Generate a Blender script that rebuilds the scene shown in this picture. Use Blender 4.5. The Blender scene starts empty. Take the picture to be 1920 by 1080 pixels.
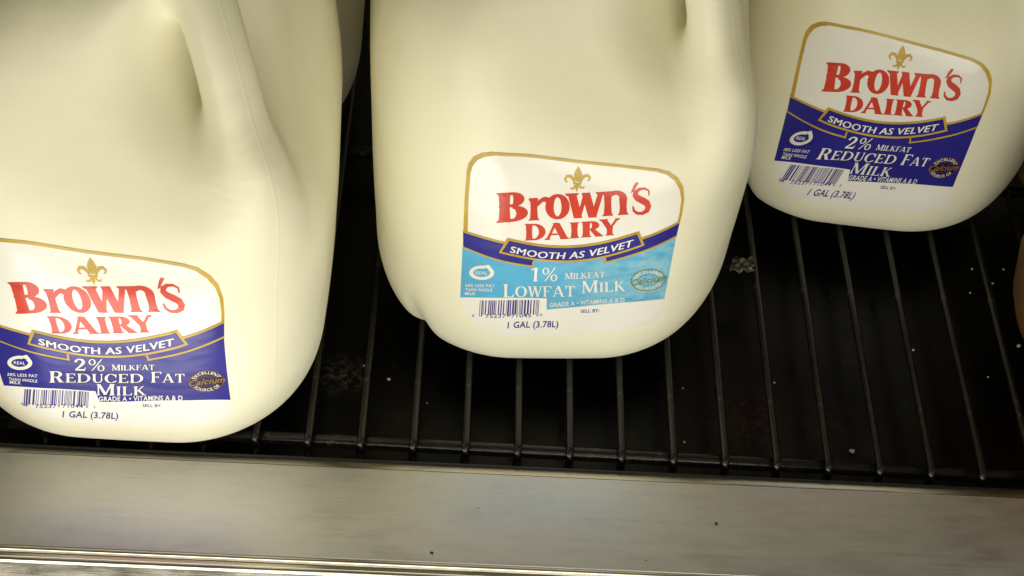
import bpy, bmesh, math, random
import numpy as np
from mathutils import Matrix, Vector
from mathutils.geometry import delaunay_2d_cdt

scene = bpy.context.scene
K = 0.00083                      # metres per drawing unit (the jugs are drawn 184 units wide)
random.seed(7)
rng = np.random.default_rng(7)

# ------------------------------------------------------------------ camera
cam_data = bpy.data.cameras.new('camera')
cam = bpy.data.objects.new('camera', cam_data)
scene.collection.objects.link(cam)
_r, _u, _f = Vector((0.99774, 0.01499, 0.06546)), Vector((-0.05671, 0.71008, 0.70183)), Vector((0.03596, 0.70396, -0.70933))
cam.matrix_world = Matrix(((_r.x, _u.x, -_f.x, 63.84 * K), (_r.y, _u.y, -_f.y, -541.02 * K), (_r.z, _u.z, -_f.z, 652.46 * K), (0, 0, 0, 1)))
cam_data.sensor_width = 36
cam_data.lens = 61.24
cam_data.clip_start = 0.02
cam_data.clip_end = 50
scene.camera = cam

# ------------------------------------------------------------------ light
world = bpy.data.worlds.new('World'); scene.world = world; world.use_nodes = True
bg = world.node_tree.nodes['Background']
bg.inputs[0].default_value = (1.0, 0.885, 0.55, 1); bg.inputs[1].default_value = 0.13
def area(name, loc, target, size, size_y, power, color):
    l = bpy.data.lights.new(name, 'AREA'); l.shape = 'RECTANGLE'
    l.size, l.size_y, l.energy, l.color = size * K, size_y * K, power, color
    o = bpy.data.objects.new(name, l); scene.collection.objects.link(o)
    o.location = Vector(loc) * K
    o.rotation_euler = (Vector(target) - Vector(loc)).to_track_quat('-Z', 'Y').to_euler()
    return o
area('case_light', (70, -280, 60), (40, 0, 20), 700, 110, .82, (1.0, 0.97, 0.86))
area('canopy_light', (200, -560, 560), (40, 0, 20), 600, 160, .42, (1.0, 0.92, 0.66))
area('added_gloss_light', (-70, -290, -175), (-70, 0, 40), 320, 130, .38, (1.0, 0.97, 0.88))  # added lamp below the trim: gloss haze on the near label, brighter jug bottoms
scene.view_settings.view_transform = 'Standard'
scene.view_settings.look = 'None'
scene.view_settings.gamma = 1
scene.view_settings.use_curve_mapping = False
scene.view_settings.exposure = 0.17
scene.cycles.use_denoising = True
scene.cycles.max_bounces = 8

# ------------------------------------------------------------------ helpers
COL = scene.collection
def tag(o, label=None, cat=None, group=None, kind=None):
    if label: o['label'] = label
    if cat: o['category'] = cat
    if group: o['group'] = group
    if kind: o['kind'] = kind
    return o
def empty(name, loc=(0, 0, 0), rz=0, parent=None):
    o = bpy.data.objects.new(name, None); COL.objects.link(o)
    o.location = Vector(loc) * K; o.rotation_euler = (0, 0, math.radians(rz)); o.parent = parent
    o.empty_display_size = .01
    return o
def mesh_obj(name, verts, faces, mat, parent=None, smooth=True, normals=None):
    """verts in drawing units"""
    me = bpy.data.meshes.new(name)
    v = np.asarray(verts, float) * K
    me.from_pydata(v.tolist(), [], [list(map(int, f)) for f in faces])
    me.materials.append(mat)
    if smooth: me.polygons.foreach_set('use_smooth', [True] * len(me.polygons))
    if normals is not None: me.normals_split_custom_set_from_vertices([tuple(n) for n in normals])
    o = bpy.data.objects.new(name, me); COL.objects.link(o); o.parent = parent
    return o
def share(name, me, parent=None, loc=(0, 0, 0)):
    o = bpy.data.objects.new(name, me); COL.objects.link(o); o.parent = parent; o.location = Vector(loc) * K
    return o
def tube(path, rad, n=8, cap=True):
    path = [Vector(p) for p in path]; V, F = [], []
    for i, p in enumerate(path):
        d = (path[min(i + 1, len(path) - 1)] - path[max(i - 1, 0)]).normalized()
        a = d.cross(Vector((0, 0, 1)));  a = a if a.length > .1 else d.cross(Vector((1, 0, 0)))
        a.normalize(); b = d.cross(a)
        for k in range(n):
            t = 2 * math.pi * k / n
            V.append(p + (a * math.cos(t) + b * math.sin(t)) * rad)
    for i in range(len(path) - 1):
        for k in range(n):
            F.append((i*n + k, i*n + (k+1) % n, (i+1)*n + (k+1) % n, (i+1)*n + k))
    if cap:
        F.append(tuple(range(n))[::-1]); F.append(tuple((len(path) - 1) * n + k for k in range(n)))
    return [tuple(v) for v in V], F

class NT:
    """small node tree helper"""
    def __init__(s, name):
        s.m = bpy.data.materials.new(name); s.m.use_nodes = True; s.t = s.m.node_tree
        s.b = s.t.nodes['Principled BSDF']
    def n(s, typ, **kw):
        x = s.t.nodes.new(typ)
        for k, v in kw.items():
            if k in x.inputs.keys(): x.inputs[k].default_value = v
            else: setattr(x, k, v)
        return x
    def l(s, a, b): s.t.links.new(a, b)
    def coords(s, scale=(1, 1, 1), loc=(0, 0, 0)):
        c = s.n('ShaderNodeTexCoord'); m = s.n('ShaderNodeMapping')
        m.inputs['Scale'].default_value = scale; m.inputs['Location'].default_value = loc
        s.l(c.outputs['Object'], m.inputs['Vector']); return m.outputs[0]
    def noise(s, vec, scale, detail=3, rough=.55):
        x = s.n('ShaderNodeTexNoise'); x.inputs['Scale'].default_value = scale
        x.inputs['Detail'].default_value = detail; x.inputs['Roughness'].default_value = rough
        s.l(vec, x.inputs['Vector']); return x.outputs['Fac']
    def ramp(s, fac, stops):
        r = s.n('ShaderNodeValToRGB'); e = r.color_ramp.elements
        while len(e) < len(stops): e.new(.5)
        for k, (p, c) in enumerate(stops): e[k].position = p; e[k].color = (*c, 1) if len(c) == 3 else c
        s.l(fac, r.inputs[0]); return r.outputs[0]
    def bump(s, h, strength, dist):
        b = s.n('ShaderNodeBump'); b.inputs['Strength'].default_value = strength; b.inputs['Distance'].default_value = dist
        s.l(h, b.inputs['Height']); s.l(b.outputs[0], s.b.inputs['Normal'])
    def set(s, color=None, rough=None, metal=None, spec=None, **kw):
        if color is not None: s.b.inputs['Base Color'].default_value = (*color, 1)
        if rough is not None: s.b.inputs['Roughness'].default_value = rough
        if metal is not None: s.b.inputs['Metallic'].default_value = metal
        if spec is not None: s.b.inputs['Specular IOR Level'].default_value = spec
        for k, v in kw.items(): s.b.inputs[k].default_value = v
        return s.m

# ------------------------------------------------------------------ materials
def mat_plastic(name, c0, c1):
    t = NT(name); v = t.coords()
    t.l(t.ramp(t.noise(v, 9, 2), [(.3, c0), (.7, c1)]), t.b.inputs['Base Color'])
    # fine mould grain, soft dents and the parting seam along the handle corner
    sep = t.n('ShaderNodeSeparateXYZ'); t.l(v, sep.inputs[0])
    ad = t.n('ShaderNodeMath', operation='ADD'); t.l(sep.outputs[0], ad.inputs[0]); t.l(sep.outputs[1], ad.inputs[1])
    ab = t.n('ShaderNodeMath', operation='ABSOLUTE'); t.l(ad.outputs[0], ab.inputs[0])
    mr = t.n('ShaderNodeMapRange'); mr.inputs['From Min'].default_value = .0004; mr.inputs['From Max'].default_value = .0011
    mr.inputs['To Min'].default_value = .10; mr.inputs['To Max'].default_value = 0; t.l(ab.outputs[0], mr.inputs['Value'])
    s1 = t.n('ShaderNodeMath', operation='MULTIPLY_ADD'); t.l(t.noise(v, 900, 3, .6), s1.inputs[0]); s1.inputs[1].default_value = .12; t.l(mr.outputs[0], s1.inputs[2])
    s2 = t.n('ShaderNodeMath', operation='MULTIPLY_ADD'); t.l(t.noise(v, 34, 2), s2.inputs[0]); s2.inputs[1].default_value = 1.5; t.l(s1.outputs[0], s2.inputs[2])
    t.bump(s2.outputs[0], .5, .0010)
    return t.set(rough=.42, spec=.35, **{'Subsurface Weight': .0})
M_JUG = mat_plastic('milk_filled_plastic', (.86, .825, .62), (.89, .86, .67))
M_BROWN = mat_plastic('brown_filled_plastic', (.13, .065, .022), (.16, .08, .03))
M_CAP = NT('blue_cap_plastic').set((.03, .05, .35), .4)
def mat_wire():
    t = NT('black_coated_wire'); v = t.coords()
    t.l(t.ramp(t.noise(v, 160, 4), [(.35, (.004, .0036, .0028)), (.62, (.009, .008, .006)), (.74, (.05, .042, .03))]), t.b.inputs['Base Color'])
    t.bump(t.noise(v, 700, 2), .3, .0004)
    return t.set(rough=.25, spec=.42)
M_WIRE = mat_wire()
def mat_tray():
    t = NT('black_enamel_tray'); v = t.coords()
    n1 = t.noise(v, 7, 4); n2 = t.noise(v, 60, 5, .65)
    mx = t.n('ShaderNodeMath', operation='MULTIPLY'); t.l(n1, mx.inputs[0]); t.l(n2, mx.inputs[1])
    t.l(t.ramp(mx.outputs[0], [(.15, (.0008, .0007, .0005)), (.3, (.002, .0017, .0012)), (.45, (.006, .0047, .0032))]), t.b.inputs['Base Color'])
    def spot(col_in, c, r, colour, amount):
        vd = t.n('ShaderNodeVectorMath', operation='DISTANCE'); t.l(v, vd.inputs[0]); vd.inputs[1].default_value = (c[0] * K, c[1] * K, c[2] * K)
        m = t.n('ShaderNodeMapRange'); m.inputs['From Min'].default_value = r * K * .3; m.inputs['From Max'].default_value = r * K; m.inputs['To Min'].default_value = amount; m.inputs['To Max'].default_value = 0
        t.l(vd.outputs['Value'], m.inputs['Value'])
        p = t.n('ShaderNodeMath', operation='MULTIPLY'); t.l(m.outputs[0], p.inputs[0]); t.l(t.ramp(t.noise(v, 420, 5, .75), [(.47, (0,) * 3), (.66, (1,) * 3)]), p.inputs[1])
        x = t.n('ShaderNodeMix', data_type='RGBA'); t.l(p.outputs[0], x.inputs['Factor']); t.l(col_in, x.inputs['A']); x.inputs['B'].default_value = (*colour, 1)
        return x.outputs['Result']
    cb = t.b.inputs['Base Color'].links[0].from_socket
    cb = spot(cb, (12, 60, -24), 17, (.20, .19, .16), .5)
    cb = spot(cb, (224, 42, -24), 30, (.10, .018, .010), .5)
    cb = spot(cb, (262, 44, -24), 22, (.08, .02, .012), .4)
    t.l(cb, t.b.inputs['Base Color'])
    t.l(t.ramp(n2, [(.3, (.22,) * 3), (.7, (.45,) * 3)]), t.b.inputs['Roughness'])
    t.bump(n2, .15, .0005)
    return t.set(spec=.16)
M_TRAY = mat_tray()
def mat_steel(name, base, r0, r1, brush=.12, metal=1):
    t = NT(name); v = t.coords((2, 700, 700)); w = t.coords()
    n = t.noise(v, 3, 5, .7); big = t.noise(t.coords((1, 3, 3)), 60, 4)
    mx = t.n('ShaderNodeMath', operation='MULTIPLY_ADD'); mx.inputs[1].default_value = 1.1; t.l(n, mx.inputs[0]); t.l(big, mx.inputs[2])
    hv = t.n('ShaderNodeMath', operation='MULTIPLY'); hv.inputs[1].default_value = .5; t.l(mx.outputs[0], hv.inputs[0]); mx = hv
    t.l(t.ramp(mx.outputs[0], [(.40, tuple(c * .87 for c in base)), (.52, base), (.66, tuple(min(1, c * 1.08) for c in base))]), t.b.inputs['Base Color'])
    t.l(t.ramp(mx.outputs[0], [(.4, (r0,) * 3), (.65, (r1,) * 3)]), t.b.inputs['Roughness'])
    t.bump(n, brush, .0003)
    return t.set(metal=metal)
M_STEEL = mat_steel('brushed_steel', (.58, .57, .58), .36, .5, metal=.9)
M_CHROME = mat_steel('bright_steel_edge', (.55, .52, .45), .12, .25, .03)
M_GASKET = NT('black_vinyl_strip').set((.008, .008, .008), .38)
M_CRUMB = NT('pale_crumb').set((.75, .70, .58), .8)

# ------------------------------------------------------------------ shelf: tray, wire rack, front trim
TZ = -24.0
bm_v, bm_f = [], []
cx, cy, cr, ns = 81, 51, 9.5, 28            # drain hole in the tray
xs0, xs1, ys0, ys1 = -320, 620, -13, 560
ring = [(cx + cr * math.cos(2 * math.pi * k / ns), cy + cr * math.sin(2 * math.pi * k / ns)) for k in range(ns)]
outer = [(xs0, ys0), (xs1, ys0), (xs1, ys1), (xs0, ys1)]
res = delaunay_2d_cdt([Vector(p) for p in outer + ring], [(i, (i + 1) % 4) for i in range(4)] + [(4 + i, 4 + (i + 1) % ns) for i in range(ns)], [list(range(4)), list(range(4, 4 + ns))[::-1]], 3, 1e-4)
tv = [(p.x, p.y, TZ) for p in res[0]]; tf = [f for f in res[2]]
tf = [f for f in tf if math.hypot(sum(tv[i][0] for i in f) / len(f) - cx, sum(tv[i][1] for i in f) / len(f) - cy) > cr * .8]
base = len(tv)                               # hole wall and sump below it
for k in range(ns): tv.append((ring[k][0], ring[k][1], TZ - .01))
for k in range(ns): tv.append((ring[k][0], ring[k][1], TZ - 14))
for k in range(ns): tf.append((base + k, base + (k + 1) % ns, base + ns + (k + 1) % ns, base + ns + k))
tf.append(tuple(base + ns + k for k in range(ns)))
tray = mesh_obj('shelf_tray', tv, tf, M_TRAY, smooth=False); tag(tray, kind='structure')

rack = empty('wire_rack', (0, 0, -2.05))
tag(rack, 'black wire shelf rack under the milk jugs', 'shelf rack')
WR, NW0, NW1, YB = 2.05, -9, 19, 520
wv, wf = tube([(0, -2.6, -15.5), (0, -2.8, -9), (0, -2.9, -3.5), (0, -2.3, -1.0), (0, -.9, -.1), (0, .6, 0)] + [(0, y, 0) for y in range(40, YB + 1, 40)], WR, 8)
w0 = mesh_obj('wire', wv, wf, M_WIRE, rack)
for i in range(NW0, NW1):
    w = w0 if i == NW0 else share('wire', w0.data, rack)
    w.location = Vector((25.4 * i, 0, 0)) * K
    w.rotation_euler = (0, 0, math.radians(random.uniform(-.12, .12)))
bv, bf = tube([(25.4 * NW0 - 10, 0, 0), (25.4 * NW1, 0, 0)], 3.5, 12)
b0 = mesh_obj('crossbar', bv, bf, M_WIRE, rack); b0.location = Vector((0, 2.0, -5.1)) * K
for y in (216, 430): share('crossbar', b0.data, rack, (0, y, -5.1))

trim = empty('front_trim', (100, -12, 2), .55)
tag(trim, 'brushed steel trim strip along the front edge of the shelf', 'metal trim')
def extrude(name, prof, mat, smooth=True, x0=-420, x1=420, ns=1):
    V, F = [], []
    xs = np.linspace(x0, x1, ns + 1)
    for x in xs: V += [(x, y, z) for y, z in prof]
    n = len(prof)
    for s in range(ns):
        for k in range(n):
            F.append((s*n + k, s*n + (k+1) % n, (s+1)*n + (k+1) % n, (s+1)*n + k))
    F.append(tuple(range(n))[::-1]); F.append(tuple(ns*n + k for k in range(n)))
    o = mesh_obj(name, V, F, mat, trim, smooth)
    if smooth:
        m = o.modifiers.new('edges', 'EDGE_SPLIT'); m.split_angle = math.radians(35)
    return o
def arc(c, r, a0, a1, n):
    return [(c[0] + r * math.cos(math.radians(a0 + (a1 - a0) * k / n)), c[1] + r * math.sin(math.radians(a0 + (a1 - a0) * k / n))) for k in range(n + 1)]
extrude('gasket', arc((-.9, -5.0), 1.4, 0, 180, 10) + [(-2.3, -20), (.5, -20)], M_GASKET)
extrude('bevel', [(-2.4, -20), (-2.4, -3.6), (-2.8, -3.3), (-6.8, -2.2), (-7.0, -3.4), (-7.0, -20)], M_CHROME)
extrude('face_plate', [(-7.1, -20), (-7.1, -2.3), (-7.6, -2.1), (-57.6, -4.6), (-58.0, -5.0), (-58.0, -20)], M_STEEL)
extrude('bead', [(-58.1, -20)] + arc((-59.5, -5.3), 1.3, 0, 180, 8) + [(-60.8, -20)], M_CHROME)
extrude('nose', [(-60.9, -20), (-60.9, -6.2), (-62.9, -6.4)] + arc((-63.5, -8.0), 1.6, 70, 190, 8) + [(-65.1, -20)], M_CHROME)
extrude('apron', [(-60, -60), (-60, -20.1), (-64.6, -20.1), (-65.0, -22), (-64.0, -60)], M_GASKET)
# ---------- jug shape: an implicit surface (millimetres; front is -y, handle on the +x -y corner) ----------
PZ = np.array([-4, 0, 2, 5, 9, 14, 20, 28, 60, 110, 150, 172, 190, 208, 224, 238, 247, 254, 262, 276.])
PH = np.array([60, 64, 67.6, 70.8, 73.6, 76, 78, 79.8, 82.4, 84.4, 85, 83.5, 79.5, 71, 58, 42, 31, 25, 22.5, 22.5])
PR = np.array([42, 45, 47, 48.5, 50, 51.5, 52.5, 53, 54, 54, 54, 54, 53, 50, 45, 36, 29, 24.5, 22.2, 22.2])
def _smooth_interp(z, xs, ys):
    m = np.gradient(ys, xs)
    i = np.clip(np.searchsorted(xs, z) - 1, 0, len(xs) - 2)
    h = xs[i + 1] - xs[i]; t = np.clip((z - xs[i]) / h, 0, 1)
    return ((2*t**3 - 3*t**2 + 1) * ys[i] + (t**3 - 2*t**2 + t) * h * m[i]
            + (-2*t**3 + 3*t**2) * ys[i + 1] + (t**3 - t**2) * h * m[i + 1])
def smin(a, b, k):
    h = np.clip(.5 + .5 * (b - a) / k, 0, 1)
    return b + (a - b) * h - k * h * (1 - h)
def smax(a, b, k): return -smin(-a, -b, k)
def ellipsoid(x, y, z, c, r):
    k = np.sqrt(((x - c[0]) / r[0])**2 + ((y - c[1]) / r[1])**2 + ((z - c[2]) / r[2])**2)
    return (k - 1) * min(r)
S2 = math.sqrt(.5)
HANDLE = [(62, 84, 16, 11), (77, 112, 15, 13.5), (80, 136, 13.5, 13), (77.5, 160, 11.5, 11), (71, 186, 10.5, 9.5), (62, 212, 10.5, 9.5), (50, 234, 12, 10), (32, 244, 13, 11), (12, 243, 14, 14)]
def _dense(pts, m=4):
    p = np.array(pts, float); t = np.arange(len(p)); tt = np.linspace(0, len(p) - 1, (len(p) - 1) * m + 1)
    return np.stack([_smooth_interp(tt, t.astype(float), p[:, k]) for k in range(p.shape[1])], 1).tolist()
HANDLE = _dense(HANDLE, 5)
def handle_f(x, y, z):
    d = (x - y) * S2; w = (x + y) * S2          # d: out along the corner diagonal, w: across it
    best = None
    for (d0, z0, w0, t0), (d1, z1, w1, t1) in zip(HANDLE[:-1], HANDLE[1:]):
        ex, ez = d1 - d0, z1 - z0
        t = np.clip(((d - d0) * ex + (z - z0) * ez) / (ex * ex + ez * ez), 0, 1)
        a = np.hypot(d - d0 - t * ex, z - z0 - t * ez)
        ww = w0 + t * (w1 - w0); tt = t0 + t * (t1 - t0)
        k = ((np.abs(w) / ww)**2.6 + (a / tt)**2.6)**(1 / 2.6)
        f = (k - 1) * tt
        best = f if best is None else np.minimum(best, f)
    return best
def body_f(x, y, z):
    h = _smooth_interp(z, PZ, PH); r = _smooth_interp(z, PZ, PR)
    b = 3.4 * np.clip((230 - z) / 60, 0, 1)
    hx = h - b * (y / 83)**2; hy = h - b * (x / 83)**2
    qx = np.abs(x) - (hx - r); qy = np.abs(y) - (hy - r)
    f = np.hypot(np.maximum(qx, 0), np.maximum(qy, 0)) + np.minimum(np.maximum(qx, qy), 0) - r
    # shallow dent low on the front left corner
    d = (-x - y) * S2; w = (x - y) * S2
    f = f + 4.5 * np.exp(-((w + 4) / 6)**2) * np.clip((-x - y) / 30, 0, 1) * np.exp(-(z / 26)**2)
    # grip: the two faces beside the handle corner are scooped out
    for (u, v) in ((x, y), (-y, -x)):
        f = smax(f, -ellipsoid(u, v, z, (32, -142, 225), (108, 85, 134)), 15)
        f = smax(f, -ellipsoid(u, v, z, (44, -92, 207), (27, 34, 50)), 17)
    f = smax(f, -ellipsoid((x - y) * S2, (x + y) * S2, z, (76, 0, 204), (28, 60, 38)), 12)
    return smax(smax(f, -z, 2.0), z - 268, 1.5)
def jug_f(x, y, z):
    return smin(body_f(x, y, z), handle_f(x, y, z), 10)
def wall_f(x, y, z):
    """jug_f, but the handle is only worked out near its foot (for the label on the front wall)"""
    f = body_f(x, y, z); m = (x > 18) & (z > 70)
    if m.any(): f = f.copy(); f[m] = smin(f[m], handle_f(x[m], y[m], z[m]), 10)
    return f
def jug_grad(p, e=.25, jug_f=jug_f):
    x, y, z = p[:, 0], p[:, 1], p[:, 2]
    return np.stack([jug_f(x + e, y, z) - jug_f(x - e, y, z), jug_f(x, y + e, z) - jug_f(x, y - e, z), jug_f(x, y, z + e) - jug_f(x, y, z - e)], 1) / (2 * e)
def front_y(x, z):
    """y of the front wall at (x, z), by bisection"""
    lo = np.full_like(x, -110.); hi = np.full_like(x, -40.)
    for _ in range(22):
        m = (lo + hi) / 2; ins = wall_f(x, m, z) < 0
        hi = np.where(ins, m, hi); lo = np.where(ins, lo, m)
    return (lo + hi) / 2
def surface_nets(f, lo, hi, s):
    n = [int(round((hi[k] - lo[k]) / s)) + 1 for k in range(3)]
    ax = [lo[k] + s * np.arange(n[k]) for k in range(3)]
    X, Y, Z = np.meshgrid(*ax, indexing='ij')
    F = f(X, Y, Z); I = F < 0
    c = [(i, j, k) for i in (0, 1) for j in (0, 1) for k in (0, 1)]
    sl = lambda A, o: A[o[0]:n[0]-1+o[0], o[1]:n[1]-1+o[1], o[2]:n[2]-1+o[2]]
    cnt = sum(sl(I, o).astype(int) for o in c)
    act = (cnt > 0) & (cnt < 8)
    idx = -np.ones(act.shape, int); idx[act] = np.arange(act.sum())
    P = np.zeros((act.sum(), 3)); N = np.zeros(act.sum())
    for a in range(8):
        for b in range(a + 1, 8):
            if sum(abs(c[a][k] - c[b][k]) for k in range(3)) != 1: continue
            fa, fb = sl(F, c[a])[act], sl(F, c[b])[act]
            x = (fa < 0) != (fb < 0); t = np.where(x, fa / np.where(x, fa - fb, 1), 0)
            q = np.array(c[a])[None] + t[:, None] * (np.array(c[b]) - np.array(c[a]))[None]
            P += q * x[:, None]; N += x
    ci = np.argwhere(act)
    P = (P / N[:, None] + ci) * s + np.array(lo)
    Q = []
    for k in range(3):
        a, b = [(1, 2), (2, 0), (0, 1)][k]
        sh = [slice(None)] * 3; sh2 = [slice(None)] * 3
        sh[k] = slice(0, -1); sh2[k] = slice(1, None)
        A, B = I[tuple(sh)], I[tuple(sh2)]
        e = np.argwhere(A != B)
        e = e[(e[:, a] > 0) & (e[:, b] > 0) & (e[:, a] < n[a] - 1) & (e[:, b] < n[b] - 1)]
        ua = np.zeros(3, int); ua[a] = 1; ub = np.zeros(3, int); ub[b] = 1
        g = lambda v: idx[v[:, 0], v[:, 1], v[:, 2]]
        quad = np.stack([g(e - ua - ub), g(e - ub), g(e), g(e - ua)], 1)
        fl = ~A[e[:, 0], e[:, 1], e[:, 2]]
        quad[fl] = quad[fl][:, ::-1]
        Q.append(quad)
    return P, np.concatenate(Q)
# ------------------------------------------------------------------ jug meshes
JP, JQ = surface_nets(jug_f, (-94, -94, -4), (94, 94, 272), 2.0)
for _ in range(3):
    g = jug_grad(JP); JP = JP - (jug_f(*JP.T) / np.maximum((g**2).sum(1), .25))[:, None] * g
JN = jug_grad(JP); JN /= np.linalg.norm(JN, axis=1)[:, None]
JC = JP[JQ].mean(1)
is_handle = (handle_f(*JC.T) < body_f(*JC.T) - 3.0) & (JC[:, 2] > 140) & ((JC[:, 0] - JC[:, 1]) > 50)
JS = 1.1
JP = JP * JS
def sub_mesh(name, mask):
    q = JQ[mask]; used = np.unique(q); re = -np.ones(len(JP), int); re[used] = np.arange(len(used))
    return JP[used], re[q], JN[used]
def lathe(prof, n=40, rib=0):
    V, F = [], []
    for r, z in prof:
        for k in range(n):
            t = 2 * math.pi * k / n; rr = r + (rib if (k % 2 and rib) else 0)
            V.append((rr * math.cos(t), rr * math.sin(t), z))
    for i in range(len(prof) - 1):
        for k in range(n): F.append((i*n + k, i*n + (k+1) % n, (i+1)*n + (k+1) % n, (i+1)*n + k))
    F.append(tuple((len(prof) - 1) * n + k for k in range(n)))
    return V, F
_b = sub_mesh('body', ~is_handle); _h = sub_mesh('handle', is_handle); _c = lathe([(24.5 * JS, 262 * JS), (25 * JS, 263 * JS), (25 * JS, 277 * JS), (24 * JS, 278.5 * JS), (22 * JS, 279 * JS)], 60, .6)
MESHES = {}
def milk_jug(loc, rz, label, cat='milk jug', group=None, mat=M_JUG):
    t = empty('milk_jug', loc, rz); tag(t, label, cat, group)
    if mat.name not in MESHES:
        a = mesh_obj('body', _b[0], _b[1], mat, t, True, _b[2]); b = mesh_obj('handle', _h[0], _h[1], mat, t, True, _h[2])
        c = mesh_obj('cap', _c[0], _c[1], M_CAP, t, False); MESHES[mat.name] = (a.data, b.data, c.data)
    else:
        for n, me in zip(('body', 'handle', 'cap'), MESHES[mat.name]): share(n, me, t)
    return t
jug_near = milk_jug((-84, 63, 0), 0, 'front left two percent reduced fat milk jug with dark blue label, nearest the steel trim', group='milk jugs on the wire rack')
jug_mid = milk_jug((113, 130.5, 0), 4, 'one percent lowfat milk jug in the middle with light blue label', group='milk jugs on the wire rack')
jug_far = milk_jug((295, 242, 0), -5, 'reduced fat milk jug with dark blue label, set back at the right', group='milk jugs on the wire rack')
jug_back = milk_jug((-84, 272, 0), 3, 'milk jug half hidden in the gap behind the front left jug', group='milk jugs on the wire rack')
LABEL_FIT = {
    'mid_A': ([-2.949, 5.833, 0.855, -0.742, 0.154, 0.368, 54.886, 2.678, 1.397, -0.634, 0.035, 0.093, -0.644, 0.582, 0.007, -0.548, 1.457, -0.129, 1.314, 1.72, 1.073],
        [101.481, -63.849, -6.668, 3.81, -0.867, -1.975, 0.565, 2.33, -5.092, 2.543, 0.329, 1.396, 2.067, -1.181, -1.433, 2.225, -6.132, 0.842, -8.962, -6.416, -0.833]),
    'near_A': ([-2.352, 5.865, 2.404, 1.687, -0.844, -0.893, 56.975, 3.606, -0.797, 0.707, -0.257, 3.375, 0.548, 0.211, -1.088, -0.006, -1.522, 0.145, -3.503, -0.6, 1.493],
        [92.755, -65.538, -1.397, 6.04, -3.38, -4.005, 0.597, 1.109, -3.141, 2.087, -2.087, 2.246, 2.59, -2.008, -3.81, 0.76, -7.632, -1.294, -12.792, -7.398, 0.799]),
    'near_B': ([7.317, -6.468, -1.45, 2.131, -0.392, -1.234, 51.207, 3.611, -1.208, 0.144, 1.034, 0.027, 0.883, 0.792, -1.838, -1.418, 0.202, 1.887, -1.475, -2.028, 1.202],
        [99.907, -63.862, -7.877, 8.174, -1.614, -5.089, 4.668, 2.711, -5.908, 1.297, 2.669, 0.37, 3.455, 2.245, -6.004, -4.761, -0.846, 7.032, -6.703, -7.342, 1.747]),
    'far_A': ([-8.372, 4.356, -0.964, -1.012, 0.641, 0.663, 53.93, 2.288, 0.951, -0.811, 0.527, 0.119, -0.539, 0.542, -0.047, -1.11, 0.772, -0.61, 1.208, 1.149, 0.9],
        [94.593, -64.384, -4.279, 3.347, -2.187, -2.821, -1.721, 0.107, -2.664, 2.458, -0.852, -1.805, 1.485, -1.569, -0.718, 4.365, -1.802, 2.36, -5.799, -3.793, -1.192]),
    'far_B': ([0.805, -6.951, -3.425, -1.781, 0.415, 0.791, 47.733, 3.718, 1.76, -0.791, -0.123, -2.16, -0.332, -0.103, 0.686, -0.125, 0.008, -1.236, 1.031, 0.443, 0.379],
        [101.239, -61.706, -9.753, 4.889, -1.183, -3.549, 1.94, 2.84, -4.464, 2.112, 2.191, -0.974, 0.914, 0.043, -4.158, 0.08, 1.055, 5.645, -3.898, -3.304, 0.14]),
}
# ------------------------------------------------------------------ label artwork (drawn in its own units, y down)
def label_basis(P):
    x = (P[:, 0] - 650) / 650; y = (P[:, 1] - 530) / 530
    return np.stack([x**i * y**j for i in range(6) for j in range(6 - i)], 1)
def on_jug(fit, P, off):
    """artwork points -> points on the jug's front wall, lifted by off; also the wall normals"""
    c = LABEL_FIT[fit]; b = label_basis(np.asarray(P, float))
    x = b @ np.array(c[0]) / JS; z = b @ np.array(c[1]) / JS
    y = front_y(x, z); q = np.stack([x, y, z], 1); n = jug_grad(q, .25, wall_f); n /= np.linalg.norm(n, axis=1)[:, None]
    return q * JS + n * off, n
def fill(polys, grid=None):
    """union of polygons (overlaps allowed) as triangles, with grid points so that it can bend"""
    V, F = [], []
    for p in polys:
        if sum(p[k-1][0] * p[k][1] - p[k][0] * p[k-1][1] for k in range(len(p))) < 0: p = p[::-1]
        if grid:                                   # short edges, so that long straight sides bend with the wall
            q = []
            for k in range(len(p)):
                (ax, ay), (bx, by) = p[k - 1], p[k]; m = max(1, int(math.hypot(bx - ax, by - ay) / grid + .5))
                q += [(ax + (bx - ax) * j / m, ay + (by - ay) * j / m) for j in range(m)]
            p = q
        F.append(list(range(len(V), len(V) + len(p)))); V += [Vector((float(a), float(b))) for a, b in p]
    if grid:
        A = np.array([(v.x, v.y) for v in V]); lo, hi = A.min(0), A.max(0)
        for gx in np.arange(lo[0] + grid * .37, hi[0], grid):
            for gy in np.arange(lo[1] + grid * .41, hi[1], grid): V.append(Vector((float(gx), float(gy))))
    r = delaunay_2d_cdt(V, [], F, 1, 1e-3)
    faces = [f for f, o in zip(r[2], r[5]) if len(o)]
    used = sorted({i for f in faces for i in f}); re = {u: k for k, u in enumerate(used)}
    return np.array([(r[0][u].x, r[0][u].y) for u in used]), [tuple(re[i] for i in f) for f in faces]
def decal(name, fit, tris, off, mat, parent):
    P, F = tris; v, n = on_jug(fit, P, off)
    F = np.array(F); a, b, c = v[F[:, 0]], v[F[:, 1]], v[F[:, 2]]
    flip = (np.cross(b - a, c - a) * n[F[:, 0]]).sum(1) < 0
    F[flip] = F[flip][:, ::-1]
    return mesh_obj(name, v, F.tolist(), mat, parent, True)
def merge(parts):
    V, F, k = [], [], 0
    for P, f in parts:
        V.append(P); F += [tuple(i + k for i in t) for t in f]; k += len(P)
    return np.concatenate(V), F

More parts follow.
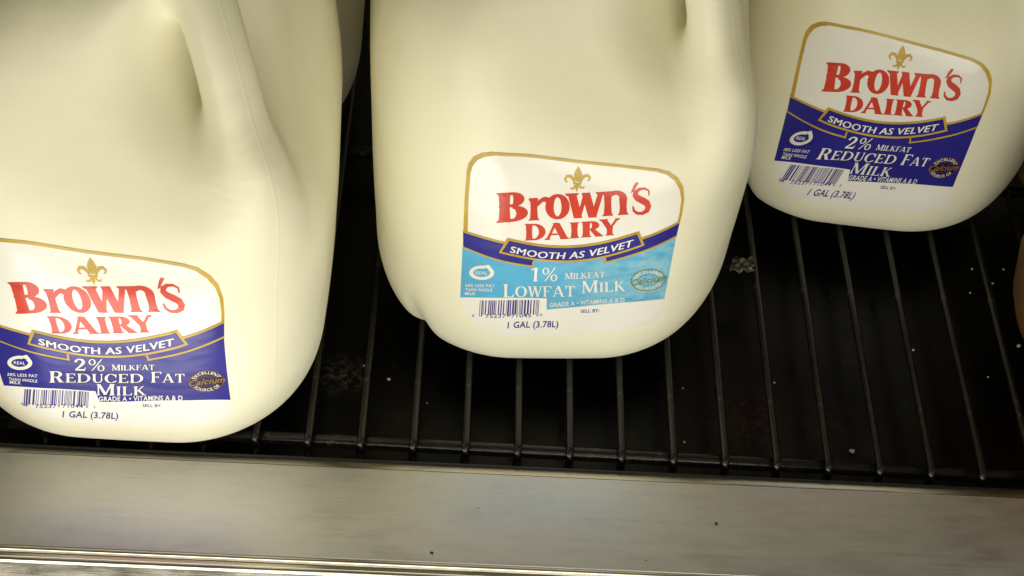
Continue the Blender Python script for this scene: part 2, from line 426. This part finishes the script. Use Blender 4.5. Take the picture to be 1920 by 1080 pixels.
# ---- letters: hand-drawn flared serif alphabet, cap height 1, y up
def band(cx, cy, rx, ry, wx, wy, a0, a1, n=14):
    out = []
    for k in range(n):
        t0, t1 = [math.radians(a0 + (a1 - a0) * q / n) for q in (k, k + 1)]
        out.append([(cx + rx * math.cos(t0), cy + ry * math.sin(t0)), (cx + rx * math.cos(t1), cy + ry * math.sin(t1)),
                    (cx + (rx - wx) * math.cos(t1), cy + (ry - wy) * math.sin(t1)), (cx + (rx - wx) * math.cos(t0), cy + (ry - wy) * math.sin(t0))])
    return out
def rect(x0, y0, x1, y1): return [(x0, y0), (x1, y0), (x1, y1), (x0, y1)]
def stroke(pts, ws):
    out = []; pts = [Vector(p) for p in pts]; N = []
    for i in range(len(pts)):
        d = (pts[min(i + 1, len(pts) - 1)] - pts[max(i - 1, 0)]).normalized(); N.append(Vector((-d.y, d.x)))
    for i in range(len(pts) - 1):
        a, b = pts[i], pts[i + 1]
        out.append([tuple(a + N[i] * ws[i] / 2), tuple(b + N[i+1] * ws[i+1] / 2), tuple(b - N[i+1] * ws[i+1] / 2), tuple(a - N[i] * ws[i] / 2)])
    return out
def alphabet(t, th, sf, se):
    def ser(x, y, w, up):
        d = sf if up else -sf
        return [(x - se, y), (x + w + se, y), (x + w + se, y + d * .5), (x + w, y + d * 1.7), (x, y + d * 1.7), (x - se, y + d * .5)]
    def stem(x, y0=0, y1=1, w=None, top=True, bot=True):
        w = w or t
        p = [[(x - .01, y0), (x + w + .01, y0), (x + w - .012, (y0 + y1) / 2), (x + w + .01, y1), (x - .01, y1), (x + .012, (y0 + y1) / 2)]]
        if bot: p.append(ser(x, y0, w, True))
        if top: p.append(ser(x, y1, w, False))
        return p
    def diag(x0, y0, x1, y1, w): return [[(x0 - w/2, y0), (x0 + w/2, y0), (x1 + w/2, y1), (x1 - w/2, y1)]]
    m = se + .01; G = {}
    G['B'] = (stem(m) + band(m + .30, .745, .27, .255, t, th, -90, 90) + band(m + .30, .27, .35, .27, t * 1.05, th, -90, 90)
              + [rect(m, 1 - th, m + .3, 1), rect(m, .49, m + .3, .49 + th), rect(m, 0, m + .3, th)], m + .66)
    G['D'] = (stem(m) + band(m + .30, .5, .46, .5, t * 1.05, th, -90, 90, 20) + [rect(m, 1 - th, m + .3, 1), rect(m, 0, m + .3, th)], m + .78)
    G['A'] = (diag(.1, 0, .40, 1, th * 1.15) + diag(.74, 0, .42, 1, t * 1.08) + [rect(.2, .27, .62, .27 + th)] + [ser(.1 - th * .6, 0, th * 1.2, True), ser(.74 - t/2, 0, t, True)] + [[(.34, .9), (.5, .9), (.44, 1.03), (.38, 1.03)]], .74 + t/2 + se)
    G['I'] = (stem(m), m * 2 + t)
    G['R'] = (stem(m) + band(m + .28, .72, .29, .28, t, th, -90, 90) + [rect(m, 1 - th, m + .28, 1), rect(m, .44, m + .3, .44 + th)] + [[(m + .24, .48), (m + .42, .48), (m + .44 + t * 1.1, 0), (m + .44, 0)]] + [[(m + .43, 0), (m + .68, 0), (m + .68, sf * .7), (m + .5, sf * 1.4)]], m + .68)
    G['Y'] = (diag(.40, .42, .14, 1, t * 1.05) + diag(.41, .42, .72, 1, th * 1.2) + stem(.40 - t/2, 0, .5, top=False) + [ser(.14 - t/2, 1, t, False), ser(.72 - th/2, 1, th, False)], .72 + th + se)
    def arm(x0, x1, y, up, h=.16): 
        d = 1 if up else -1
        return [rect(x0, min(y, y + d * th), x1, max(y, y + d * th)), [(x1 - .09, y), (x1, y), (x1 + .015, y + d * (th + h)), (x1 - .03, y + d * (th + h))]]
    mid = lambda x0, x1: [rect(x0, .48, x1, .48 + th), [(x1 - .03, .52), (x1 + .02, .38), (x1 + .02, .66)]]
    G['E'] = (stem(m) + arm(m, m + .52, 1, False) + arm(m, m + .55, 0, True) + mid(m, m + .38), m + .58)
    G['F'] = (stem(m) + arm(m, m + .54, 1, False) + mid(m, m + .38), m + .56)
    G['L'] = (stem(m) + arm(m, m + .54, 0, True, .2), m + .57)
    G['T'] = (stem(.34 - t/2, top=False) + [rect(.02, 1 - th, .66, 1), [(.0, 1), (.10, 1), (.045, .74), (.0, .74)], [(.68, 1), (.58, 1), (.635, .74), (.68, .74)]], .68)
    G['U'] = (stem(m, .3, 1, bot=False) + stem(m + .50, .3, 1, w=th * 1.2, bot=False) + band(m + (.5 + th * 1.2) / 2, .31, (.5 + th * 1.2) / 2, .32, t, th * 1.3, 180, 300, 12) + band(m + (.5 + th * 1.2) / 2, .31, (.5 + th * 1.2) / 2, .32, th * 1.2, th * 1.3, 300, 360, 8), m * 2 + .5 + th * 1.2)
    G['C'] = (band(.42, .5, .41, .515, t * 1.1, th, 42, 318, 26) + [[(.66, .62), (.75, .62), (.75, .98), (.71, .98), (.66, .86)], [(.68, .12), (.76, .2), (.72, .28), (.66, .2)]], .78)
    G['O'] = (band(.44, .5, .43, .515, t * 1.1, th, 0, 360, 32), .88)
    G['M'] = (stem(m, w=th * 1.2, top=False) + stem(m + .66, top=False) + diag(m + .06, 1, m + .40, .05, t * .95) + diag(m + .66 + t * .2, 1, m + .40, .05, th * 1.2) + [ser(m, 1, th, False), ser(m + .66, 1, t, False)], m * 2 + .66 + t)
    G['K'] = (stem(m) + diag(m + t, .42, m + .52, 1, th * 1.3) + diag(m + .62, 0, m + .26, .58, t * 1.05) + [ser(m + .52 - th/2, 1, th, False), ser(m + .62 - t/2, 0, t, True)], m + .62 + t/2 + se)
    G['W'] = (diag(.28, 0, .1, 1, t) + diag(.30, 0, .50, 1, th * 1.2) + diag(.70, 0, .50, 1, t) + diag(.72, 0, .94, 1, th * 1.2) + [ser(.1 - t/2, 1, t, False), ser(.94 - th/2, 1, th, False), ser(.5 - t/2, 1, t, False)], 1.0)
    G['r'] = (stem(m, 0, 1, top=False) + [[(m - se, 1), (m, 1), (m + t, 1), (m + t, .8), (m, .84), (m - se, .93)]] + stroke([(m + t * .8, .62), (m + t + .10, .86), (m + t + .22, .93), (m + t + .36, .86)], [.08, .17, .22, .26]), m + t + .42)
    G['o'] = (band(.42, .5, .41, .52, t * 1.12, th * 1.3, 0, 360, 32), .84)
    G['w'] = (diag(.30, 0, .12, 1, t * .98) + diag(.32, 0, .52, 1, th * 1.2) + diag(.72, 0, .52, 1, t * .98) + diag(.74, 0, .96, 1, th * 1.6) + [ser(.12 - t * .57, 1, t * 1.15, False), ser(.96 - th, 1, th * 1.6, False)], 1.06)
    G['n'] = (stem(m, 0, 1, top=False) + [[(m - se, 1), (m + t, 1), (m + t, .82), (m, .84), (m - se, .93)]] + band(m + t + .13, .68, .13 + t, .33, t, th * 1.7, 0, 140, 14) + stem(m + t + .26, 0, .69, top=False), m + 2 * t + .26 + m)
    G['s'] = (stroke([(.60, .70), (.60, .88), (.46, .97), (.28, .96), (.15, .86), (.13, .74), (.22, .62), (.38, .52), (.52, .42), (.58, .28), (.53, .13), (.38, .04), (.20, .05), (.08, .16), (.05, .33)], [.05, .07, .09, .12, .17, .2, .23, .25, .24, .21, .18, .13, .11, .09, .05]), .68)
    G["'"] = ([[(.0, 0), (.28, .08), (1.0, .95), (.62, 1.0), (.35, .72)]], 1.0)
    G['1'] = (stem(.24, 0, 1, top=False) + [[(.04, .80), (.24, .86), (.24 + t, 1), (.22, .96), (.05, .88)]], .30 + t + .1)
    G['2'] = (stroke([(.07, .70), (.10, .86), (.26, .97), (.44, .92), (.52, .76), (.46, .56), (.30, .34), (.10, .1)], [.16, .13, .1, .15, .19, .17, .12, .09]) + [rect(.05, 0, .58, .13), [(.54, 0), (.60, 0), (.64, .28), (.59, .28)]], .66)
    G['%'] = (band(.22, .74, .2, .26, .09, .05, 0, 360, 20) + band(.72, .25, .2, .26, .09, .05, 0, 360, 20) + diag(.2, 0, .76, 1, .07), .95)
    return G
AL_BOLD = alphabet(.25, .10, .06, .055)
AL_MED = alphabet(.165, .065, .045, .06)
def place(al, ch, x0, x1, y0, y1, h):
    """letter ch between x0 and x1, its foot on the line y0..y1, h high"""
    polys, w = al[ch]; s = (x1 - x0) / w
    return [[(x0 + a * s, y0 + (y1 - y0) * a / w - b * h) for a, b in p] for p in polys]
def run(al, text, x0, x1, y0, y1, h, small=.8, gap=.06, lean=0.0):
    """capitals at full height, lower case letters as small capitals"""
    adv, x = [], 0
    for ch in text:
        if ch == ' ': adv.append((ch, x, 0, 0)); x += .42; continue
        k = small if ch.islower() else 1; w = al[ch.upper()][1] * k
        adv.append((ch, x, w, k)); x += w + gap
    tot = x - gap; out = []
    for ch, a, w, k in adv:
        if ch == ' ': continue
        f = lambda q: y0 + (y1 - y0) * q / tot
        polys = place(al, ch.upper(), x0 + (x1 - x0) * a / tot, x0 + (x1 - x0) * (a + w) / tot, f(a), f(a + w), h * k)
        yb = f(a)
        out += [[(px + lean * (yb - py), py) for px, py in p] for p in polys]
    return out
_fc = {}
def sans(text, bold=.012, shear=0):
    key = (text, bold, shear)
    if key not in _fc:
        cu = bpy.data.curves.new('t', 'FONT'); cu.body = text; cu.size = 1; cu.offset = bold; cu.shear = shear; cu.resolution_u = 3; cu.space_character = 1.06
        ob = bpy.data.objects.new('t', cu); COL.objects.link(ob); bpy.context.view_layer.update()
        me = bpy.data.meshes.new_from_object(ob.evaluated_get(bpy.context.evaluated_depsgraph_get()))
        me.calc_loop_triangles()
        P = np.array([v.co[:2] for v in me.vertices]); F = [tuple(t.vertices) for t in me.loop_triangles]
        bpy.data.objects.remove(ob); bpy.data.curves.remove(cu); bpy.data.meshes.remove(me)
        _fc[key] = (P, F)
    return _fc[key]
def line(text, x0, x1, y0, y1, h, bold=.012, shear=0, curve=None, hcap=.70):
    P, F = sans(text, bold, shear); lo, hi = P[:, 0].min(), P[:, 0].max()
    u = (P[:, 0] - lo) / (hi - lo); x = x0 + (x1 - x0) * u
    yb = curve(x) if curve else y0 + (y1 - y0) * u
    return np.stack([x, yb - P[:, 1] / hcap * h], 1), F
def pfit(pts, deg):
    a = np.array(pts, float); x0, x1 = a[:, 0].min(), a[:, 0].max()
    c = np.polyfit((a[:, 0] - 650) / 600, a[:, 1], deg)
    return lambda x: np.polyval(c, (np.asarray(x, float) - 650) / 600)
def strip(f, x0, x1, w, n=24, g=None):
    xs = np.linspace(x0, x1, n + 1); g = g or (lambda x: f(x) + w)
    return [[(xs[k], f(xs[k])), (xs[k+1], f(xs[k+1])), (xs[k+1], g(xs[k+1])), (xs[k], g(xs[k]))] for k in range(n)]
def shift(polys, dx, dy): return [[(a + dx, b + dy) for a, b in p] for p in polys]

# ---- inks: one glossy film with different print colours
def ink(name, c, rough=.24, metal=0, wear=None, var=.12):
    t = NT(name); v = t.coords()
    n = t.noise(v, 55, 4)
    col = t.ramp(n, [(.3, tuple(x * (1 - var) for x in c)), (.7, tuple(min(1, x * (1 + var)) for x in c))])
    if wear:                     # ink rubbed off to the right of the label
        sep = t.n('ShaderNodeSeparateXYZ'); t.l(t.coords(), sep.inputs[0])
        mr = t.n('ShaderNodeMapRange'); mr.inputs['From Min'].default_value = -.018; mr.inputs['From Max'].default_value = .03
        t.l(sep.outputs[0], mr.inputs['Value'])
        w = t.noise(t.coords((1, 1, 1.6)), 120, 5, .68)
        mu = t.n('ShaderNodeMath', operation='MULTIPLY'); t.l(mr.outputs[0], mu.inputs[0]); t.l(t.ramp(w, [(.36, (0,) * 3), (.62, (1,) * 3)]), mu.inputs[1])
        mx = t.n('ShaderNodeMix', data_type='RGBA'); t.l(mu.outputs[0], mx.inputs['Factor']); t.l(col, mx.inputs['A']); mx.inputs['B'].default_value = (*wear, 1)
        col = mx.outputs['Result']
    t.l(col, t.b.inputs['Base Color'])
    t.bump(t.noise(t.coords((1, 1, 2.5)), 30, 2), .30, .0014)
    return t.set(rough=rough, metal=metal, spec=.5)
I_PAPER = ink('label_film', (.87, .85, .79), .22, var=.02)
I_RED = ink('red_ink', (.62, .055, .03))
I_GOLD = ink('gold_ink', (.54, .35, .035), .32, var=.22)
I_NAVY = ink('dark_blue_ink', (.026, .023, .25))
I_SKY = ink('light_blue_ink', (.10, .42, .68), wear=(.30, .58, .70))
I_WHITE = ink('white_ink', (.82, .80, .74))
I_SHADE = ink('dark_shadow_ink', (.012, .01, .07))
I_BAR = ink('barcode_ink', (.07, .055, .26))
I_BROWN = ink('brown_ink', (.14, .05, .025))
I_GREEN = ink('olive_ink', (.22, .25, .045))
I_CALC = ink('dull_gold_ink', (.30, .17, .03))

# ---- shapes common to all labels
OUT_TOP = [(85, 480), (92, 300), (103, 150), (113, 108), (140, 70), (185, 49), (240, 42), (420, 56), (700, 88), (950, 112), (1150, 135), (1212, 152), (1260, 188), (1286, 235), (1292, 300), (1280, 380), (1268, 430)]
IN_TOP = [(108, 488), (113, 300), (124, 160), (136, 120), (163, 86), (205, 67), (258, 60), (420, 71), (700, 103), (950, 127), (1145, 151), (1198, 168), (1241, 203), (1268, 250), (1276, 303), (1266, 380), (1254, 432)]
OUT_LOW = [(1225, 640), (1183, 847), (1178, 895), (1158, 945), (1110, 985), (1000, 1012), (700, 1040), (400, 1050), (260, 1040), (170, 1000), (110, 942), (76, 880), (68, 840), (75, 660)]
PAPER = fill([OUT_TOP + OUT_LOW], 26)
GOLD = [[OUT_TOP[k], OUT_TOP[k+1], IN_TOP[k+1], IN_TOP[k]] for k in range(len(OUT_TOP) - 1)]
cU = pfit([(85, 480), (200, 517), (320, 546), (650, 585), (1060, 522), (1180, 471), (1268, 429)], 4)
cL = pfit([(82, 555), (280, 628), (455, 662), (650, 668), (860, 643), (1075, 577), (1250, 497)], 4)
bT = pfit([(325, 512), (500, 546), (650, 555), (850, 531), (1045, 475)], 3)
bB = pfit([(278, 590), (470, 633), (650, 642), (860, 620), (1075, 550)], 3)
xl = lambda y: 85 - (y - 480) * .047          # left and right edges of the print
xr = lambda y: 1268 - (y - 430) * .204
_xs = np.linspace(0, 1, 25)
RIBBON_L = strip(cU, 84, 468, 0, 16, cL); RIBBON_R = strip(cU, 858, 1262, 0, 16, cL)
RIBBON_R[-1] = [RIBBON_R[-1][0], (1267, 430), (1251, 497), RIBBON_R[-1][3]]
LINES = [strip(cU, 84, 330, -11, 10), strip(cU, 1040, 1266, -11, 10), strip(cL, 82, 470, 9, 16) + [[(464, 636), (474, 636), (468, 671), (458, 669)]],
         strip(cL, 856, 1251, 9, 16) + [[(855, 622), (865, 620), (868, 650), (858, 652)]]]
def banner_poly(g):
    xs_t = np.linspace(325 - g, 1045 + g, 22); xs_b = np.linspace(1075 + g * 1.5, 278 - g * 1.5, 22)
    return [(x, float(bT(x)) - g) for x in xs_t] + [(x, float(bB(x)) + g) for x in xs_b]
PANEL = [(float(x), float(cL(x)) if x < 462 or x > 864 else float(bB(x)) - 4) for x in sorted(list(np.linspace(81, 1250, 40)) + [461, 463, 863, 865])] + [(1183, 847), (540, 905), (540, 843), (68, 840)]
sm = pfit([(340, 595), (450, 617), (600, 630), (700, 626), (800, 613), (900, 591), (1015, 560)], 3)
SLOGAN = line('SMOOTH AS VELVET', 338, 1013, 0, 0, 36, 0, .2, curve=lambda x: sm(x) - 6)
def bolder(tris, d):
    P, F = tris; T = [[tuple(P[i]) for i in f] for f in F]
    return fill(T + shift(T, d, 0))
SLOGAN = bolder(SLOGAN, 3.5)
BRAND = (place(AL_BOLD, 'B', 263, 441, 432, 421, 164) + place(AL_BOLD, 'r', 440, 560, 421, 413, 124) + place(AL_BOLD, 'o', 531, 668, 411, 406, 134)
         + place(AL_BOLD, 'w', 655, 856, 405, 397, 136) + place(AL_BOLD, 'n', 843, 990, 394, 385, 132) + place(AL_BOLD, "'", 1000, 1046, 270, 268, 58) + place(AL_BOLD, 's', 1004, 1112, 388, 380, 142))
DAIRY = (place(AL_BOLD, 'D', 418, 537, 529, 525, 90) + place(AL_BOLD, 'A', 530, 664, 525, 517, 90) + place(AL_BOLD, 'I', 664, 720, 516, 512, 88)
         + place(AL_BOLD, 'R', 726, 846, 511, 504, 88) + place(AL_BOLD, 'Y', 832, 948, 503, 496, 92))
FLEUR = ([[(713, 120), (728, 145), (735, 168), (730, 188), (718, 205), (703, 205), (692, 190), (688, 170), (696, 147)]]
         + stroke([(694, 216), (688, 195), (672, 176), (652, 175), (640, 190), (645, 203), (655, 206)], [9, 16, 19, 17, 13, 9, 5])
         + stroke([(722, 216), (730, 193), (746, 175), (764, 171), (777, 184), (771, 197), (762, 200)], [9, 16, 19, 17, 13, 9, 5])
         + [rect(684, 210, 730, 220)]
         + [[(700, 220), (716, 220), (714, 240), (703, 262), (696, 240)]]
         + stroke([(698, 222), (688, 240), (674, 244), (668, 236)], [10, 11, 9, 5]) + stroke([(718, 222), (727, 238), (741, 239), (745, 229)], [10, 11, 9, 5]))
def seal(cx, cy, s=1.0):
    ang = lambda a: (cx + 68 * s * math.cos(a) * (1 if math.cos(a) < 0 else .96), cy + 42 * s * math.sin(a))
    ring = band(cx, -cy, 68 * s, 40 * s, 22 * s, 17 * s, 70, 402, 34)
    ring = [[(a, -b) for a, b in p] for p in ring]
    ring += [[(cx + 5 * s, cy - 36 * s), (cx + 38 * s, cy - 46 * s), (cx + 58 * s, cy - 22 * s), (cx + 36 * s, cy - 20 * s)]]
    return ring
def badge(cx, cy, rx, ry, tilt):
    rot = lambda P: [[(cx + (a - cx) * math.cos(tilt) - (b - cy) * math.sin(tilt), cy + (a - cx) * math.sin(tilt) + (b - cy) * math.cos(tilt)) for a, b in p] for p in P]
    rings = rot(band(cx, cy, rx, ry, 7, 6, 0, 360, 44) + band(cx, cy, rx * .62, ry * .5, 5, 4, 0, 360, 36))
    def arctext(text, a0, a1, rr, flip):
        P, F = sans(text, .012, 0); lo, hi = P[:, 0].min(), P[:, 0].max(); u = (P[:, 0] - lo) / (hi - lo)
        a = np.radians(a0 + (a1 - a0) * u); h = P[:, 1] / .7 * .24
        k = (rr + h) if not flip else (rr + .24 - h)
        x = cx + rx * k * np.cos(a); y = cy - ry * k * np.sin(a)
        return np.array(rot([list(zip(x, y))])[0]), F
    small = merge([arctext('EXCELLENT', 158, 22, .66, False), arctext('SOURCE OF', 212, 328, .66, True)])
    P, F = line('Calcium', cx - rx * .98, cx + rx * 1.05, 0, 0, ry * .52, .014, .35)
    P = np.array(rot([[(a, b + cy + ry * .26) for a, b in P]])[0])
    P[:, 1] -= (P[:, 0] - cx) * .06
    return rings, small, (P, F)
def barcode(x0, x1, y0, y1, y2, y3, seed):
    r = random.Random(seed); w = []
    while sum(w) < 95 or len(w) % 2 == 0: w.append(r.choice([1, 1, 1, 2, 2, 3]))
    tot = sum(w); x = 0; out = []
    for k, q in enumerate(w):
        if k % 2 == 0:
            a, b = x / tot, (x + q) / tot; f = lambda u, p, s: p + (s - p) * u
            long_ = 10 if (k < 4 or k > len(w) - 5 or abs(k - len(w) // 2) < 3) else 0
            for m in range(7):                     # short pieces, so that the bar follows the curve of the wall
                g0, g1 = m / 7, (m + 1) / 7
                pt = lambda u, g: (x0 + (x1 - x0) * u - 6 * g, f(g, f(u, y0, y1), f(u, y2, y3) + long_))
                out.append([pt(a, g0), pt(b, g0), pt(b, g1), pt(a, g1)])
        x += q
    return out

STEP = .07
def make_label(jug, A, B, lowfat):
    """the printed film on the front of a jug; A, B: how the two drawings sit on it"""
    lab = decal('label', A, PAPER, .14, I_PAPER, jug)
    lab['label'] = 'light blue one percent lowfat label with rubbed ink' if lowfat else 'dark blue two percent reduced fat label with gold border'
    L = lambda k: .14 + STEP * k
    blue = I_SKY if lowfat else I_NAVY
    decal('gold_border', A, fill(GOLD, 26), L(1), I_GOLD, lab)
    decal('colour_panel', A, fill([PANEL], 26), L(1), blue, lab)
    for q in (RIBBON_L, RIBBON_R): decal('ribbon', A, fill(q, 26), L(2), I_NAVY, lab)
    for q in LINES: decal('gold_line', A, fill(q, 26), L(3), I_GOLD, lab)
    bn = decal('banner', A, fill([banner_poly(0)], 26), L(4), I_GOLD, lab)
    decal('banner_field', A, fill([banner_poly(-11)], 26), L(5), I_NAVY, lab)
    decal('slogan_lettering', A, SLOGAN, L(6), I_WHITE, lab)
    decal('brand_lettering', A, fill(BRAND + DAIRY, 30), L(1), I_RED, lab)
    decal('fleur_emblem', A, fill(FLEUR), L(1), I_GOLD, lab)
    if lowfat:
        S, fit = 0, A
        title = run(AL_MED, '1%', 447, 600, 750, 747, 76, gap=.12, lean=.06) + run(AL_MED, 'Milkfat', 640, 858, 737, 728, 36, .9) + run(AL_MED, 'Lowfat', 302, 694, 838, 832, 74) + run(AL_MED, 'Milk', 732, 972, 815, 802, 68)
        tiny = [line('58% LESS FAT', 96, 255, 781, 781, 16), line('THAN WHOLE', 95, 243, 804, 805, 16), line('MILK', 94, 152, 826, 826, 16)]
        grade = line('GRADE A \u2022 VITAMINS A & D', 556, 966, 889, 862, 22, .016)
        sl = seal(185, 702); sw = line('REAL', 152, 216, 711, 711, 18, .012)
        bd = badge(1095, 742, 97, 60, -.10)
        bars = barcode(176, 500, 856, 853, 932, 932, 3)
        dig = [line('0', 132, 144, 944, 944, 13), line('75237  71045', 205, 455, 949, 947, 19), line('9', 503, 515, 940, 940, 13)]
        gal = line('1 GAL (3.78L)', 325, 604, 1006, 999, 34, .022, .10); sell = line('SELL BY:', 726, 828, 922, 919, 17, .02)
    else:
        fit = B
        title = run(AL_MED, '2%', 408, 577, 770, 772, 66, gap=.12) + run(AL_MED, 'Milkfat', 614, 846, 768, 767, 32, .9) + run(AL_MED, 'Reduced', 270, 786, 837, 838, 62) + run(AL_MED, 'Fat', 826, 1010, 838, 836, 60) + run(AL_MED, 'Milk', 528, 802, 905, 906, 60)
        tiny = [line('38% LESS FAT', 42, 206, 800, 808, 16), line('THAN WHOLE', 50, 206, 825, 836, 16), line('MILK', 56, 118, 842, 846, 16)]
        grade = line('GRADE A \u2022 VITAMINS A & D', 542, 1000, 938, 932, 25, .016)
        sl = seal(110, 728); sw = line('REAL', 78, 140, 735, 738, 18, .012)
        bd = badge(1130, 830, 97, 60, -.06)
        bars = barcode(136, 488, 872, 888, 954, 966, 5)
        dig = [line('0', 116, 128, 958, 958, 13), line('75237  71044', 195, 455, 972, 976, 19), line('2', 512, 524, 976, 976, 13)]
        gal = line('1 GAL (3.78L)', 342, 648, 1026, 1035, 34, .022, .10); sell = line('SELL BY:', 781, 886, 970, 972, 15, .02)
    decal('product_lettering_shadow', fit, fill(shift(title, 4, 4), 30), L(2), blue if lowfat else I_SHADE, lab)
    decal('product_lettering', fit, fill(title, 30), L(3), I_WHITE, lab)
    decal('small_lettering', fit, merge(tiny), L(3), I_WHITE, lab)
    decal('grade_lettering', fit, grade, L(3), I_WHITE, lab)
    se_ = decal('real_seal', fit, fill(sl), L(2), I_WHITE, lab)
    decal('real_lettering', fit, sw, L(3), I_WHITE, lab)
    oval = [[(bx + 92 * math.cos(a), by + 57 * math.sin(a)) for a in np.linspace(0, 2 * math.pi, 40)[:-1]] for bx, by in [(1095, 742) if lowfat else (1130, 830)]]
    decal('badge_field', fit, fill(oval, 26), L(2) - .03, I_SKY if lowfat else I_SHADE, lab)
    decal('calcium_badge', fit, fill(bd[0]), L(2), I_GREEN if lowfat else I_BROWN, lab)
    decal('badge_lettering', fit, bd[1], L(3), I_WHITE, lab)
    decal('calcium_lettering', fit, bd[2], L(4), I_GREEN if lowfat else I_CALC, lab)
    decal('barcode', fit, fill(bars), L(1), I_BAR, lab)
    decal('dark_lettering', fit, merge(dig + [gal, sell]), L(1), I_BAR, lab)
    return lab
make_label(jug_near, 'near_A', 'near_B', False)
make_label(jug_mid, 'mid_A', None, True)
make_label(jug_far, 'far_A', 'far_B', False)

# ------------------------------------------------------------------ neighbours at the right edge, crumbs and scraps
def bottle(loc, label, prof, cap):
    t = empty('milk_bottle', loc); tag(t, label, 'bottle', 'brown bottles at the right edge')
    v, f = lathe(prof, 48); mesh_obj('body', v, f, M_BROWN, t)
    v, f = lathe(cap, 40, .4); mesh_obj('cap', v, f, M_CAP, t, False)
    return t
bottle((419.5, 94, 0), 'larger rounded brown bottle whose edge just enters the frame at far right',
       [(40, 0), (50, 1.5), (57, 8), (62, 22), (65, 45), (64, 70), (58, 96), (46, 120), (30, 142), (20, 156), (18, 170), (18.5, 171), (18.5, 182), (17, 183)], [(20, 172), (20.5, 173), (20.5, 185), (19, 186)])
bottle((417, 220, 0), 'small brown bottle tucked behind the right jug at the frame edge',
       [(24, 0), (27.5, 1.2), (29.2, 5), (30.2, 16), (30.2, 60), (27, 76), (19, 90), (13, 98), (12, 106), (12, 116)], [(13.5, 106), (14, 107), (14, 119), (13, 120)])

def pebble(name, loc, r, mat, seed, flat=.7):
    g = random.Random(seed); bm = bmesh.new(); bmesh.ops.create_icosphere(bm, subdivisions=1, radius=r)
    for v in bm.verts: v.co *= g.uniform(.6, 1.2)
    for v in bm.verts: v.co.z *= flat
    lo = min(v.co.z for v in bm.verts)
    V = [(v.co.x, v.co.y, v.co.z - lo) for v in bm.verts]; F = [[v.index for v in f.verts] for f in bm.faces]; bm.free()
    o = mesh_obj(name, V, F, mat, None, False); o.location = Vector(loc) * K; o.rotation_euler = (0, 0, g.uniform(0, 6)); return o
CRUMBS = [(358.9, 165.5, -23.9, 1.0), (377.5, 167.0, -23.9, 1.0), (368.9, 154.8, -23.9, 1.0), (354.7, 146.5, -23.9, 0.9), (365.9, 138.2, -23.9, 1.0), (315.3, 100.1, -23.9, 1.1), (339.5, 103.9, -23.9, 1.0), (374.4, 107.3, -23.9, 2.0), (353.3, 83.3, -23.9, 0.8), (273.0, 26.4, -23.9, 2.0), (187.3, 26.8, -23.9, 0.9), (22.1, 66.7, -23.9, 0.9), (35.4, 58.0, -23.9, 1.4), (55.9, 43.8, -23.9, 0.6), (237.4, 71.0, -23.9, 0.7), (188.5, 63.3, -23.9, 0.6)]
for k, (x, y, z, r) in enumerate(CRUMBS):
    own = {7: 'larger pale crumb near the right edge below the brown bottle', 9: 'largest pale crumb just behind the front crossbar at right',
           12: 'pale crumb on the tray between the front left and middle jugs', 11: 'tiny bright crumb beside the frosty smudge near the front left jug',
           10: 'tiny pale crumb just behind the front crossbar below the middle jug'}
    tag(pebble('crumb', (x, y, z), r * .82, M_CRUMB, k), own.get(k, 'tiny pale crumb fallen on the black shelf tray'), 'crumb', 'crumbs on the shelf tray')
M_GRIME = NT('dark_grime').set((.02, .015, .01), .7)
for k, (x, y, z, r) in enumerate([(62.8, -65.2, -2.41, 1.0), (195.6, -40.8, -1.26, 0.9), (83.4, -39.0, -1.11, 0.5), (161.7, -63.2, -2.36, 0.5), (245.1, -29.1, -0.69, 0.4), (10.5, -53.7, -1.81, 0.35)]):
    own = {0: 'large dark speck of grime low on the steel trim near its bead', 1: 'dark speck of grime in the middle of the steel trim right of centre'}
    tag(pebble('grime_speck', (x, y, z), r, M_GRIME, 40 + k, .35), own.get(k, 'faint tiny speck of grime on the steel trim'), 'speck', 'specks on the steel trim')

# crumpled scrap of clear film caught on the wires
def mat_film():
    t = NT('dusty_clear_film'); v = t.coords()
    t.l(t.ramp(t.noise(v, 260, 4), [(.35, (.03, .028, .02)), (.7, (.12, .11, .09))]), t.b.inputs['Base Color'])
    return t.set(rough=.25, spec=.5)
g = random.Random(5); n = 13; V, F = [], []
for i in range(n):
    for j in range(n):
        u, w = i / (n - 1) - .5, j / (n - 1) - .5
        V.append((u * 13 + g.uniform(-.5, .5) + 2 * w, w * 11 + g.uniform(-.5, .5), .5 + 1.8 * abs(math.sin(u * 7 + w * 5)) + 1.4 * abs(math.cos(w * 9 - u * 4)) + g.uniform(0, .8)))
for i in range(n - 1):
    for j in range(n - 1):
        if (i in (0, n - 2) or j in (0, n - 2)) and g.random() < .3: continue
        F.append((i * n + j, (i + 1) * n + j, (i + 1) * n + j + 1, i * n + j + 1))
sc = mesh_obj('film_scrap', V, F, mat_film(), None, False); sc.location = Vector((221, 132, -.3)) * K
sm_ = sc.modifiers.new('thickness', 'SOLIDIFY'); sm_.thickness = .0002
tag(sc, 'crumpled grey scrap of film on the rack beside the middle jug', 'scrap')
